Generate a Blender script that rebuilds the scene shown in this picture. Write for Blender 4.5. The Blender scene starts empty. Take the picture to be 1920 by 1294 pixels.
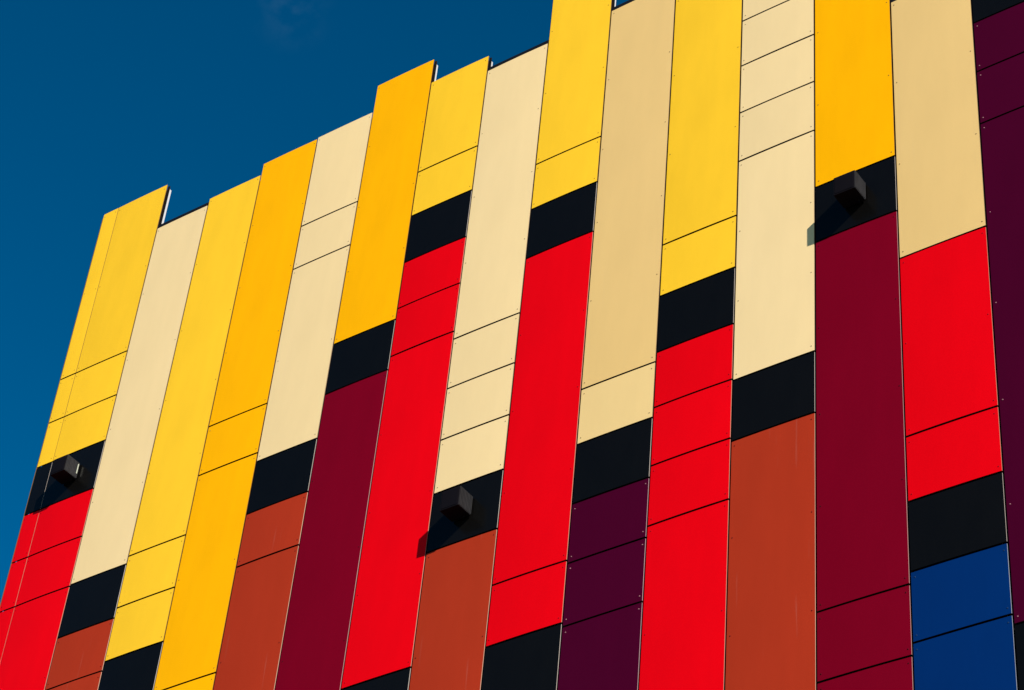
import bpy, bmesh, math, random
from mathutils import Vector, Matrix
R = math.radians
scene = bpy.context.scene
col = scene.collection
random.seed(7)

# ------------------------------------------------------------------ camera
YAW, PITCH, ROLL, FPX = -6.79584104e-01, 7.05127489e-01, 1.05772713e-01, 4451.97
CAM = Vector((0.0, -12.5184, 1.6))
f = Vector((math.sin(YAW)*math.cos(PITCH), math.cos(YAW)*math.cos(PITCH), math.sin(PITCH)))
r = Vector((math.cos(YAW), -math.sin(YAW), 0)); u = r.cross(f)
r2 = math.cos(ROLL)*r + math.sin(ROLL)*u; u2 = -math.sin(ROLL)*r + math.cos(ROLL)*u
cd = bpy.data.cameras.new('camera'); cam = bpy.data.objects.new('camera', cd); col.objects.link(cam)
m = Matrix.Identity(4)
for i in range(3):
    m[i][0] = r2[i]; m[i][1] = u2[i]; m[i][2] = -f[i]; m[i][3] = CAM[i]
cam.matrix_world = m
cd.sensor_width = 36; cd.lens = 36*FPX/1920; cd.clip_start = 0.1; cd.clip_end = 20000
scene.camera = cam

# ------------------------------------------------------------------ light
SUNDIR = Vector((1.88, -1.0, 1.31)).normalized()          # towards the sun, read off the fixtures' shadows
sd = bpy.data.lights.new('sun', 'SUN'); so = bpy.data.objects.new('sun', sd); col.objects.link(so)
sd.energy = 5.0; sd.angle = R(0.5); sd.color = (1.0, 0.95, 0.87)
so.rotation_euler = SUNDIR.to_track_quat('Z', 'Y').to_euler(); so.location = SUNDIR*60
ELEV = math.asin(SUNDIR.z); AZ = math.atan2(SUNDIR.x, SUNDIR.y)
w = bpy.data.worlds.new('World'); scene.world = w; w.use_nodes = True
nt = w.node_tree; nt.nodes.clear()
def N(nt, t, **k):
    n = nt.nodes.new(t)
    for a, b in k.items(): setattr(n, a, b)
    return n
sky = N(nt, 'ShaderNodeTexSky', sky_type='NISHITA', sun_disc=False, sun_elevation=ELEV, sun_rotation=AZ,
        altitude=0, air_density=1, dust_density=0, ozone_density=3.0)
hs = N(nt, 'ShaderNodeHueSaturation'); hs.inputs['Saturation'].default_value = SKYSAT = 1.3
hs.inputs['Hue'].default_value = 0.485; hs.inputs['Value'].default_value = 0.74
bg = N(nt, 'ShaderNodeBackground'); bg.inputs[1].default_value = 0.05
out = N(nt, 'ShaderNodeOutputWorld')
gm = N(nt, 'ShaderNodeGamma'); gm.inputs['Gamma'].default_value = 1.4
nt.links.new(sky.outputs[0], gm.inputs[0]); nt.links.new(gm.outputs[0], hs.inputs['Color'])
# a very thin wisp of cloud high in the sky
tc = N(nt, 'ShaderNodeTexCoord')
wd = (f + r2*((545-960)/FPX) - u2*((12-647)/FPX)).normalized()
dist = N(nt, 'ShaderNodeVectorMath', operation='DISTANCE'); dist.inputs[1].default_value = wd
nt.links.new(tc.outputs['Generated'], dist.inputs[0])
mr = N(nt, 'ShaderNodeMapRange'); mr.inputs['From Min'].default_value = 0.0; mr.inputs['From Max'].default_value = 0.022
mr.inputs['To Min'].default_value = 1.0; mr.inputs['To Max'].default_value = 0.0; mr.interpolation_type = 'SMOOTHSTEP'
nt.links.new(dist.outputs['Value'], mr.inputs['Value'])
nz = N(nt, 'ShaderNodeTexNoise'); nz.inputs['Scale'].default_value = 90; nz.inputs['Detail'].default_value = 5
nt.links.new(tc.outputs['Generated'], nz.inputs['Vector'])
mr2 = N(nt, 'ShaderNodeMapRange'); mr2.inputs['From Min'].default_value = 0.45; mr2.inputs['From Max'].default_value = 0.8
mr2.inputs['To Max'].default_value = 0.07
nt.links.new(nz.outputs['Fac'], mr2.inputs['Value'])
mul = N(nt, 'ShaderNodeMath', operation='MULTIPLY'); nt.links.new(mr.outputs[0], mul.inputs[0]); nt.links.new(mr2.outputs[0], mul.inputs[1])
mixc = N(nt, 'ShaderNodeMix', data_type='RGBA'); mixc.inputs[7].default_value = (3.0, 5.5, 7.0, 1)
nt.links.new(mul.outputs[0], mixc.inputs[0]); nt.links.new(hs.outputs[0], mixc.inputs[6])
nt.links.new(mixc.outputs[2], bg.inputs[0]); nt.links.new(bg.outputs[0], out.inputs[0])
vs = scene.view_settings; vs.view_transform = 'Standard'; vs.look = 'None'; vs.gamma = 1; vs.use_curve_mapping = False
vs.exposure = 0.74

# ------------------------------------------------------------------ materials
def mat(name, rgb, rough=0.5, spec=0.5, var=0.04, scale=2.2, metallic=0.0, streak=0.0, bump=0.0):
    mt = bpy.data.materials.new(name); mt.use_nodes = True
    t = mt.node_tree; b = t.nodes['Principled BSDF']
    b.inputs['Roughness'].default_value = rough; b.inputs['Metallic'].default_value = metallic
    b.inputs['Specular IOR Level'].default_value = spec
    g = N(t, 'ShaderNodeTexCoord'); mp = N(t, 'ShaderNodeMapping')
    mp.inputs['Scale'].default_value = (scale*1.6, scale*1.6, scale*0.45)
    t.links.new(g.outputs['Object'], mp.inputs[0])
    n = N(t, 'ShaderNodeTexNoise'); n.inputs['Scale'].default_value = 1; n.inputs['Detail'].default_value = 4
    n.inputs['Roughness'].default_value = 0.55
    t.links.new(mp.outputs[0], n.inputs['Vector'])
    oi = N(t, 'ShaderNodeObjectInfo')
    a = N(t, 'ShaderNodeMapRange'); a.inputs['From Min'].default_value = 0.3; a.inputs['From Max'].default_value = 0.7
    a.inputs['To Min'].default_value = 1-var; a.inputs['To Max'].default_value = 1+var
    t.links.new(n.outputs['Fac'], a.inputs['Value'])
    o = N(t, 'ShaderNodeMapRange'); o.inputs['To Min'].default_value = 1-var*0.7; o.inputs['To Max'].default_value = 1+var*0.7
    t.links.new(oi.outputs['Random'], o.inputs['Value'])
    mu = N(t, 'ShaderNodeMath', operation='MULTIPLY'); t.links.new(a.outputs[0], mu.inputs[0]); t.links.new(o.outputs[0], mu.inputs[1])
    vm = N(t, 'ShaderNodeVectorMath', operation='SCALE'); vm.inputs[0].default_value = rgb
    t.links.new(mu.outputs[0], vm.inputs['Scale'])
    last = vm.outputs[0]
    if streak:                                             # pale dribbles and specks of weathering
        m3 = N(t, 'ShaderNodeMapping'); m3.inputs['Scale'].default_value = (26, 26, 1.3)
        t.links.new(g.outputs['Object'], m3.inputs[0])
        n3 = N(t, 'ShaderNodeTexNoise'); n3.inputs['Scale'].default_value = 1; n3.inputs['Detail'].default_value = 6
        t.links.new(m3.outputs[0], n3.inputs['Vector'])
        r3 = N(t, 'ShaderNodeMapRange'); r3.inputs['From Min'].default_value = 0.66; r3.inputs['From Max'].default_value = 0.80
        r3.inputs['To Max'].default_value = streak
        t.links.new(n3.outputs['Fac'], r3.inputs['Value'])
        mx = N(t, 'ShaderNodeMix', data_type='RGBA'); mx.inputs[7].default_value = (0.45, 0.36, 0.3, 1)
        t.links.new(r3.outputs[0], mx.inputs[0]); t.links.new(last, mx.inputs[6]); last = mx.outputs[2]
    t.links.new(last, b.inputs['Base Color'])
    if bump:
        bp = N(t, 'ShaderNodeBump'); bp.inputs['Strength'].default_value = bump; bp.inputs['Distance'].default_value = 0.02
        t.links.new(n.outputs['Fac'], bp.inputs['Height']); t.links.new(bp.outputs[0], b.inputs['Normal'])
    return mt

# name: (base colour, edge colour, rivet colour, label)
PAL = {
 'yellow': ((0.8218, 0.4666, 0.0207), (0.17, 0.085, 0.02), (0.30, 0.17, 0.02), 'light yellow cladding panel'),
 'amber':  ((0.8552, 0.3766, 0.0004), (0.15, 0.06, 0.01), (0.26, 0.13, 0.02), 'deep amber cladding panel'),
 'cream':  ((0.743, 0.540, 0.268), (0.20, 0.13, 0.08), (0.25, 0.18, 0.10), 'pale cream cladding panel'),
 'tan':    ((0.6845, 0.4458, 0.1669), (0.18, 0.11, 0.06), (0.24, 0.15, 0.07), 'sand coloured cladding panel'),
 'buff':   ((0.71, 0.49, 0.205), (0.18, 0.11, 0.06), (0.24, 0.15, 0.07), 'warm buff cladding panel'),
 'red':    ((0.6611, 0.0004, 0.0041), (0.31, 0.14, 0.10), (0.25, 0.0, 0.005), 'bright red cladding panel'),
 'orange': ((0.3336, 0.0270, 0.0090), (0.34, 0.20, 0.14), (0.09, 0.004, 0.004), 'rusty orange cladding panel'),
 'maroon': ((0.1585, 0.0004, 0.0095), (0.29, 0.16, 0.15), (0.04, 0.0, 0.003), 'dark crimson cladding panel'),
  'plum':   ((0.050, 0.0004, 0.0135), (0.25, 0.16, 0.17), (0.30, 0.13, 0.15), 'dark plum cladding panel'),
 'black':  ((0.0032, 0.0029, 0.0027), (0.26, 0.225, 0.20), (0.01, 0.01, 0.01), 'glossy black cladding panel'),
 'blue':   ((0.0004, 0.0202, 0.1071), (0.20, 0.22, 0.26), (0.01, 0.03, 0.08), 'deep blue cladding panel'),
}
MP, ME, MR = {}, {}, {}
for k, (c, e, v, l) in PAL.items():
    MP[k] = mat('paint_'+k, c, rough=0.42 if k != 'black' else 0.22, spec=0.03 if k != 'black' else 0.11, var=(0.045 if k not in ('cream', 'tan', 'buff') else 0.03) if k != 'black' else 0.15,
                streak=0.08 if k == 'orange' else (0.04 if k in ('cream', 'tan') else 0.0), bump=0.02)
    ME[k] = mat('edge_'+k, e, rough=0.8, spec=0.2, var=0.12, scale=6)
    MR[k] = mat('rivet_'+k, v, rough=0.6, spec=0.08, var=0.15, scale=20)
M_dark = mat('dark_membrane', (0.007, 0.0045, 0.004), rough=0.8, spec=0.1, var=0.2)
M_gap = mat('edge_shade', (0.006, 0.003, 0.003), rough=0.8, spec=0.1, var=0.2)  # near-black stands in for shade on the sheets' horizontal edges
M_cop = mat('dark_coping', (0.004, 0.004, 0.006), rough=0.6, spec=0.15, var=0.15)
M_white = mat('white_rail', (0.40, 0.385, 0.37), rough=0.6, var=0.04)
M_house = mat('fixture_black', (0.006, 0.0045, 0.006), rough=0.6, spec=0.05, var=0.15, scale=10)
M_fin = mat('fixture_grey', (0.0145, 0.0135, 0.0145), rough=0.6, spec=0.15, var=0.35, scale=14)
M_glass = mat('fixture_glass', (0.0055, 0.0042, 0.0055), rough=0.5, spec=0.04, var=0.1)
M_bright = mat('fixture_highlight', (0.35, 0.36, 0.28), rough=0.4, var=0.2)
M_conc = mat('concrete', (0.22, 0.21, 0.20), rough=0.85, var=0.15, scale=1.0, bump=0.3)
M_ground = mat('paving', (0.065, 0.062, 0.06), rough=0.9, var=0.2, scale=0.6, bump=0.3)
M_roof = mat('roofing', (0.10, 0.10, 0.10), rough=0.9, var=0.2)

# ------------------------------------------------------------------ mesh helpers
def link(name, bm, mats, parent=None):
    me = bpy.data.meshes.new(name); bmesh.ops.recalc_face_normals(bm, faces=bm.faces); bm.to_mesh(me); bm.free()
    for x in mats: me.materials.append(x)
    o = bpy.data.objects.new(name, me); col.objects.link(o)
    if parent: o.parent = parent
    return o
def box(bm, x0, x1, y0, y1, z0, z1, mi=0, bevel=0):
    g = bmesh.ops.create_cube(bm, size=1)
    for v in g['verts']:
        v.co = Vector((x0+(v.co.x+.5)*(x1-x0), y0+(v.co.y+.5)*(y1-y0), z0+(v.co.z+.5)*(z1-z0)))
    fs = {q for v in g['verts'] for q in v.link_faces}
    for q in fs: q.material_index = mi
    if bevel:
        es = {e for v in g['verts'] for e in v.link_edges}
        bmesh.ops.bevel(bm, geom=list(es), offset=bevel, segments=2, affect='EDGES', profile=0.5, material=mi)
TH = 0.006
def panel(x0, x1, z0, z1, kind, parent, rivets=True, loc=None):
    """one cladding sheet, very slightly bowed across its width, with its rivets"""
    bm = bmesh.new(); nx = 12; nz = max(2, min(10, int((z1-z0)/0.6)+1))
    bow = random.uniform(0.0038, 0.0062) if kind in ('red', 'orange', 'maroon') else random.uniform(0.0018, 0.0042); tilt = random.uniform(-0.0012, 0.0012)
    bz = random.uniform(0.0, 0.0004)
    cx = (x0+x1)/2; W = x1-x0; H = z1-z0
    yf = lambda s, t: -TH - 0.0015 - bow*min(1, W/0.6)*(1-(2*s-1)**2) + tilt*(s-.5) - bz*(1-(2*t-1)**2)
    fr = [[bm.verts.new((x0-cx+W*i/nx, yf(i/nx, j/nz), H*j/nz)) for j in range(nz+1)] for i in range(nx+1)]
    bk = [[bm.verts.new((x0-cx+W*i/nx, 0, H*j/nz)) for j in (0, nz)] for i in (0, nx)]
    for i in range(nx):
        for j in range(nz):
            q = bm.faces.new((fr[i][j], fr[i+1][j], fr[i+1][j+1], fr[i][j+1])); q.smooth = True
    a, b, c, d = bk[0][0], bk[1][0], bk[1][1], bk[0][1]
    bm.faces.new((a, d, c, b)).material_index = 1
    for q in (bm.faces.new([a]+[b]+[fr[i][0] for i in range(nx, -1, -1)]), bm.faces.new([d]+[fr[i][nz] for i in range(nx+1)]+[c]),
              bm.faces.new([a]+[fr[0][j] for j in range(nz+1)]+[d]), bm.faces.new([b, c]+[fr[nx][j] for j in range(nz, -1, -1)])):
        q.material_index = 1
    bmesh.ops.recalc_face_normals(bm, faces=bm.faces)
    for q in bm.faces:                                     # underside and top edge: shade of the joint painted in near-black
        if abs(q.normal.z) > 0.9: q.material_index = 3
    for e in bm.edges:
        if len({q.material_index for q in e.link_faces}) > 1: e.smooth = False
    if rivets and kind != 'black':
        n = max(1, round((H-0.1)/0.95)) if H > 0.75 else 1
        for s in (0.028/W, 1-0.028/W):
            for k in range(n+1):
                zz = 0.05+(H-0.10)*k/n + random.uniform(-.004, .004); xx = x0-cx+W*s + random.uniform(-.003, .003)
                yy = yf(s, zz/H); rr = 0.0065
                ring = [bm.verts.new((xx+rr*math.cos(t*math.pi/4), yy+0.0005, zz+rr*math.sin(t*math.pi/4))) for t in range(8)]
                ring2 = [bm.verts.new((xx+.6*rr*math.cos(t*math.pi/4), yy-0.0028, zz+.6*rr*math.sin(t*math.pi/4))) for t in range(8)]
                for t in range(8):
                    q = bm.faces.new((ring[t], ring[(t+1) % 8], ring2[(t+1) % 8], ring2[t])); q.material_index = 2
                bm.faces.new(ring2).material_index = 2
    me = bpy.data.meshes.new('cladding_panel'); bm.to_mesh(me); bm.free()
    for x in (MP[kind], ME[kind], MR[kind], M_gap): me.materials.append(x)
    o = bpy.data.objects.new('cladding_panel', me); col.objects.link(o); o.parent = parent
    o.location = (cx, 0, z0); o['label'] = PAL[kind][3]
    return o

# ------------------------------------------------------------------ ground
bm = bmesh.new(); box(bm, -3000, 3000, -3000, 3000, -0.5, 0)
g = link('ground', bm, [M_ground]); g['kind'] = 'structure'

# ------------------------------------------------------------------ the building
bld = bpy.data.objects.new('clad_building', None); col.objects.link(bld); bld.location = (0, 0, 0)
bld['label'] = 'tall building clad in vertical strips of yellow, cream, red, orange and black panels'
bld['category'] = 'building'
U = 0.75; Z0 = 1.6
SE = [-16.241, -16.0158, -15.2704, -14.5299, -13.7958, -13.0437, -12.3006, -11.5449, -10.8027, -10.0552, -9.308, -8.5536,
      -7.7984, -7.0378, -6.2799, -5.5204, -4.762, -4.004, -3.246, -2.488]
Y, A, C, T, D, O, Mn, P, K, B = 'yellow', 'amber', 'cream', 'tan', 'red', 'orange', 'maroon', 'plum', 'black', 'blue'
# per strip: (index of left seam, top height, coping?, [(colour, height of its lower edge) ...]) in strip widths above eye level
c0 = [(Y, 21.083), (Y, 20.285), (Y, 19.489), (K, 18.667), (D, 17.874), (D, 17.075), (D, 13.0), (K, 12.17), (Mn, 6.0), (K, 5.17), (B, 1.0)]
STRIPS = [
 (0, 24.348, 0, c0), (1, 24.348, 0, c0),
 (2, 23.435, 1, [(C, 17.088), (K, 16.262), (O, 15.48), (O, 9.0), (K, 8.17), (P, 1.0)]),
 (3, 23.558, 0, [(Y, 17.203), (Y, 16.405), (Y, 15.606), (K, 14.78), (Mn, 8.6), (Mn, 7.8), (B, 1.0)]),
 (4, 23.773, 0, [(A, 18.937), (A, 18.132), (A, 14.856), (A, 14.05), (K, 13.22), (D, 7.0), (P, 1.0)]),
 (5, 23.791, 0, [(C, 22.061), (C, 21.261), (C, 17.980), (K, 17.155), (O, 16.357), (O, 11.0), (K, 10.2), (B, 1.0)]),
 (6, 24.319, 0, [(A, 19.502), (K, 18.672), (Mn, 12.0), (K, 11.2), (P, 1.0)]),
 (7, 23.833, 0, [(Y, 22.097), (Y, 21.291), (K, 20.464), (D, 19.671), (D, 18.874), (D, 14.019), (K, 13.19), (P, 8.0), (B, 1.0)]),
 (8, 23.517, 1, [(C, 18.737), (C, 17.951), (C, 17.165), (C, 16.369), (K, 15.537), (O, 10.0), (K, 9.17), (B, 1.0)]),
 (9, 26.2, 0, [(Y, 21.236), (Y, 20.444), (K, 19.610), (D, 14.761), (D, 13.956), (K, 13.12), (Mn, 7.0), (P, 1.0)]),
 (10, 23.563, 1, [(T, 17.127), ('buff', 16.329), (K, 15.506), (P, 14.712), (P, 13.900), (P, 9.0), (K, 8.17), (B, 1.0)]),
 (11, 26.0, 0, [(Y, 18.898), (Y, 18.096), (K, 17.256), (D, 16.458), (D, 15.650), (D, 14.847), (D, 9.5), (K, 8.67), (P, 1.0)]),
 (12, 24.6, 0, [(C, 23.0), (C, 22.201), (C, 21.389), (C, 20.573), (C, 19.758), (C, 16.430), (K, 15.597), (O, 9.5), (K, 8.67), (B, 1.0)]),
 (13, 26.4, 0, [(A, 18.829), (K, 17.992), (Mn, 13.104), (Mn, 12.304), (Mn, 8.0), (K, 7.17), (P, 1.0)]),
 (14, 21.348, 1, [(T, 17.277), (D, 14.869), (D, 14.064), (K, 13.237), (B, 12.434), (B, 8.0), (K, 7.17), (P, 1.0)]),
 (15, 23.9, 0, [(O, 21.235), (K, 20.405), (P, 19.606), (P, 18.786), (P, 12.315), (K, 11.485), (B, 6.0), (P, 1.0)]),
 (16, 24.6, 0, [(Y, 18.1), (K, 17.27), (D, 12.6), (K, 11.8), (O, 6.0), (Mn, 1.0)]),
 (17, 23.2, 1, [(C, 19.3), (K, 18.47), (O, 14.2), (K, 13.4), (B, 6.0), (P, 1.0)]),
 (18, 25.0, 0, [(A, 17.0), (K, 16.17), (Mn, 11.0), (K, 10.2), (P, 1.0)]),
]
VG, HG = 0.0165, 0.019                                    # joint widths
tops = []
for i, top, cop, rows in STRIPS:
    x0, x1 = SE[i], SE[i+1]
    gl = VG/2 if i != 1 else 0.0035; gr = VG/2 if i != 0 else 0.0035
    if i == 0: gl = 0.0
    zt = top*U + Z0; tops.append((x0, x1, zt, cop))
    zp = zt
    for k, (c, lo) in enumerate(rows):
        zb = lo*U + Z0
        panel(x0+gl, x1-gr, zb+HG/2, zp-(HG/2 if k else 0), c, bld, rivets=True)
        zp = zb
# sheets wholly outside the photograph (lower storeys, right-hand bays) become one part
def seen(o):
    pts = []
    for v in o.bound_box:
        d = Vector(v) + o.location - CAM; z = d.dot(f)
        if z > 0.1: pts.append((960+FPX*d.dot(r2)/z, 647-FPX*d.dot(u2)/z))
    return bool(pts) and max(p[0] for p in pts) > 0 and min(p[0] for p in pts) < 1920 and max(p[1] for p in pts) > 0 and min(p[1] for p in pts) < 1294
mb = bmesh.new(); slots = []
for o in [c for c in list(bld.children) if not seen(c)]:
    idx = []
    for x in o.data.materials:
        if x not in slots: slots.append(x)
        idx.append(slots.index(x))
    n0 = len(mb.faces); me = o.data; me.transform(Matrix.Translation(o.location)); mb.from_mesh(me); mb.faces.ensure_lookup_table()
    for q in mb.faces[n0:]: q.material_index = idx[q.material_index]
    bpy.data.objects.remove(o)
me = bpy.data.meshes.new('outer_cladding'); mb.to_mesh(me); mb.free()
for x in slots: me.materials.append(x)
o = bpy.data.objects.new('outer_cladding', me); col.objects.link(o); o.parent = bld; o['kind'] = 'stuff'
print('PANELS', len([c for c in bld.children if c.name.startswith('cladding_panel')]))
ZB = 1.0*U + Z0                                            # bottom of the cladding
low = min(t[2] for t in tops)
# the wall body behind the sheets, with a flat roof below the parapet line
bm = bmesh.new(); box(bm, SE[0]+0.03, SE[-1]-0.03, 0.026, 14, 0, low-0.8)
link('wall', bm, [M_dark], bld)
bm = bmesh.new(); box(bm, SE[0]+0.02, SE[-1]-0.02, 0.016, 0.026, 0.0, ZB-0.003)
link('plinth', bm, [M_conc], bld)
bm = bmesh.new(); box(bm, SE[0]+0.2, SE[-1]-0.2, 0.4, 13.6, low-0.8, low-0.72)
link('roof', bm, [M_roof], bld)
# dark backing strips behind every vertical joint, one per seam
for n in range(len(tops)+1):
    a = tops[n-1] if n else None; b = tops[n] if n < len(tops) else None
    x = SE[n]; zt = max(t[2] for t in (a, b) if t) - 0.012
    xl = x-0.012 if a else x+0.004; xr = x+0.012
    if n == 1: xl, xr = x-0.012, x+0.012
    bm = bmesh.new(); box(bm, xl, xr, 0.014, 0.0255, ZB, zt)
    link('joint_strip', bm, [M_dark], bld)
# horizontal backing laths in the parapet zone so that no daylight shows through the cross joints
for (x0, x1, zt, cop) in tops:
    bm = bmesh.new(); box(bm, x0+0.013, x1-0.013, 0.0145, 0.025, low-0.9, zt-0.06)
    link('parapet_board', bm, [M_dark], bld)
    if cop:
        bm = bmesh.new(); box(bm, x0+0.003, x1-0.003, -0.004, 0.05, zt+0.002, zt+0.056, bevel=0.003)
        link('coping', bm, [M_cop], bld)
# white rails behind the free right-hand edges of the taller strips
for n in range(len(tops)):
    t = tops[n]; nx = tops[n+1][2] if n+1 < len(tops) else low
    if t[2]-nx > 0.15:
        bm = bmesh.new(); box(bm, t[1]-0.06, t[1]-0.003, 0.0262, 0.064, nx-0.4, t[2]-0.035)
        link('edge_rail', bm, [M_white], bld)
# pale corner trim down the left edge of the facade
bm = bmesh.new(); box(bm, SE[0]-0.013, SE[0]-0.003, -0.006, 0.02, ZB, 24.3*U+Z0-0.02)
link('corner_trim', bm, [ME['yellow']], bld)

# ------------------------------------------------------------------ box shaped wall lights
def fixture(loc):
    t = bpy.data.objects.new('wall_light', None); col.objects.link(t); t.location = loc
    t['category'] = 'wall light'; t['group'] = 'box shaped wall lights on the black panels'
    # origin: middle of the back; the body sticks out towards -Y
    w2, h, d = 0.100, 0.200, 0.200
    bm = bmesh.new(); box(bm, -w2, w2-0.006, -d, -0.022, 0, h, bevel=0.003)
    link('housing', bm, [M_house], t)
    bm = bmesh.new(); box(bm, -0.07, 0.07, -0.022, -0.0125, 0.03, h-0.03, bevel=0.002)
    link('mounting_plate', bm, [M_house], t)
    bm = bmesh.new(); box(bm, -w2+0.014, w2-0.02, -d-0.003, -d-0.0005, 0.014, h-0.014)
    link('front_glass', bm, [M_glass], t)
    bm = bmesh.new()                                       # ribbed cheek
    box(bm, w2-0.0055, w2-0.003, -d+0.002, -0.024, 0.002, h-0.002)
    for k in range(9):
        y = -d+0.008+k*0.0195
        box(bm, w2-0.0028, w2+0.003, y, y+0.009, 0.006, h-0.006, bevel=0.001)
    link('side_cheek', bm, [M_fin], t)
    bm = bmesh.new(); bmesh.ops.create_cone(bm, cap_ends=True, segments=12, radius1=0.008, radius2=0.008, depth=0.02,
                                            matrix=Matrix.Translation((0.05, -0.05, -0.010)))
    link('cable_gland', bm, [M_house], t)
    return t
def copy_tree(o, parent=None):
    c = o.copy(); col.objects.link(c); c.parent = parent
    for ch in list(o.children): copy_tree(ch, c)
    return c
w1 = fixture((-6.555-0.1, 0, 13.728+Z0))
w1['label'] = 'black box wall light under the amber panel, casting its shadow on the cream panel'
w2 = copy_tree(w1); w2.location = (-10.345-0.1, 0, 11.879+Z0)
w2['label'] = 'black box wall light above the rusty orange panel, its shadow touching the red panel'
w3 = copy_tree(w1); w3.location = (-15.556-0.1, 0, 14.210+Z0)
w3['label'] = 'black box wall light beside the left corner, with a pale vertical strip on its side'
bm = bmesh.new(); box(bm, 0.1032, 0.1050, -0.048, -0.036, 0.055, 0.175)  # bright highlight on the cheek, built as a thin pale strip
link('cheek_highlight', bm, [M_bright], w3)
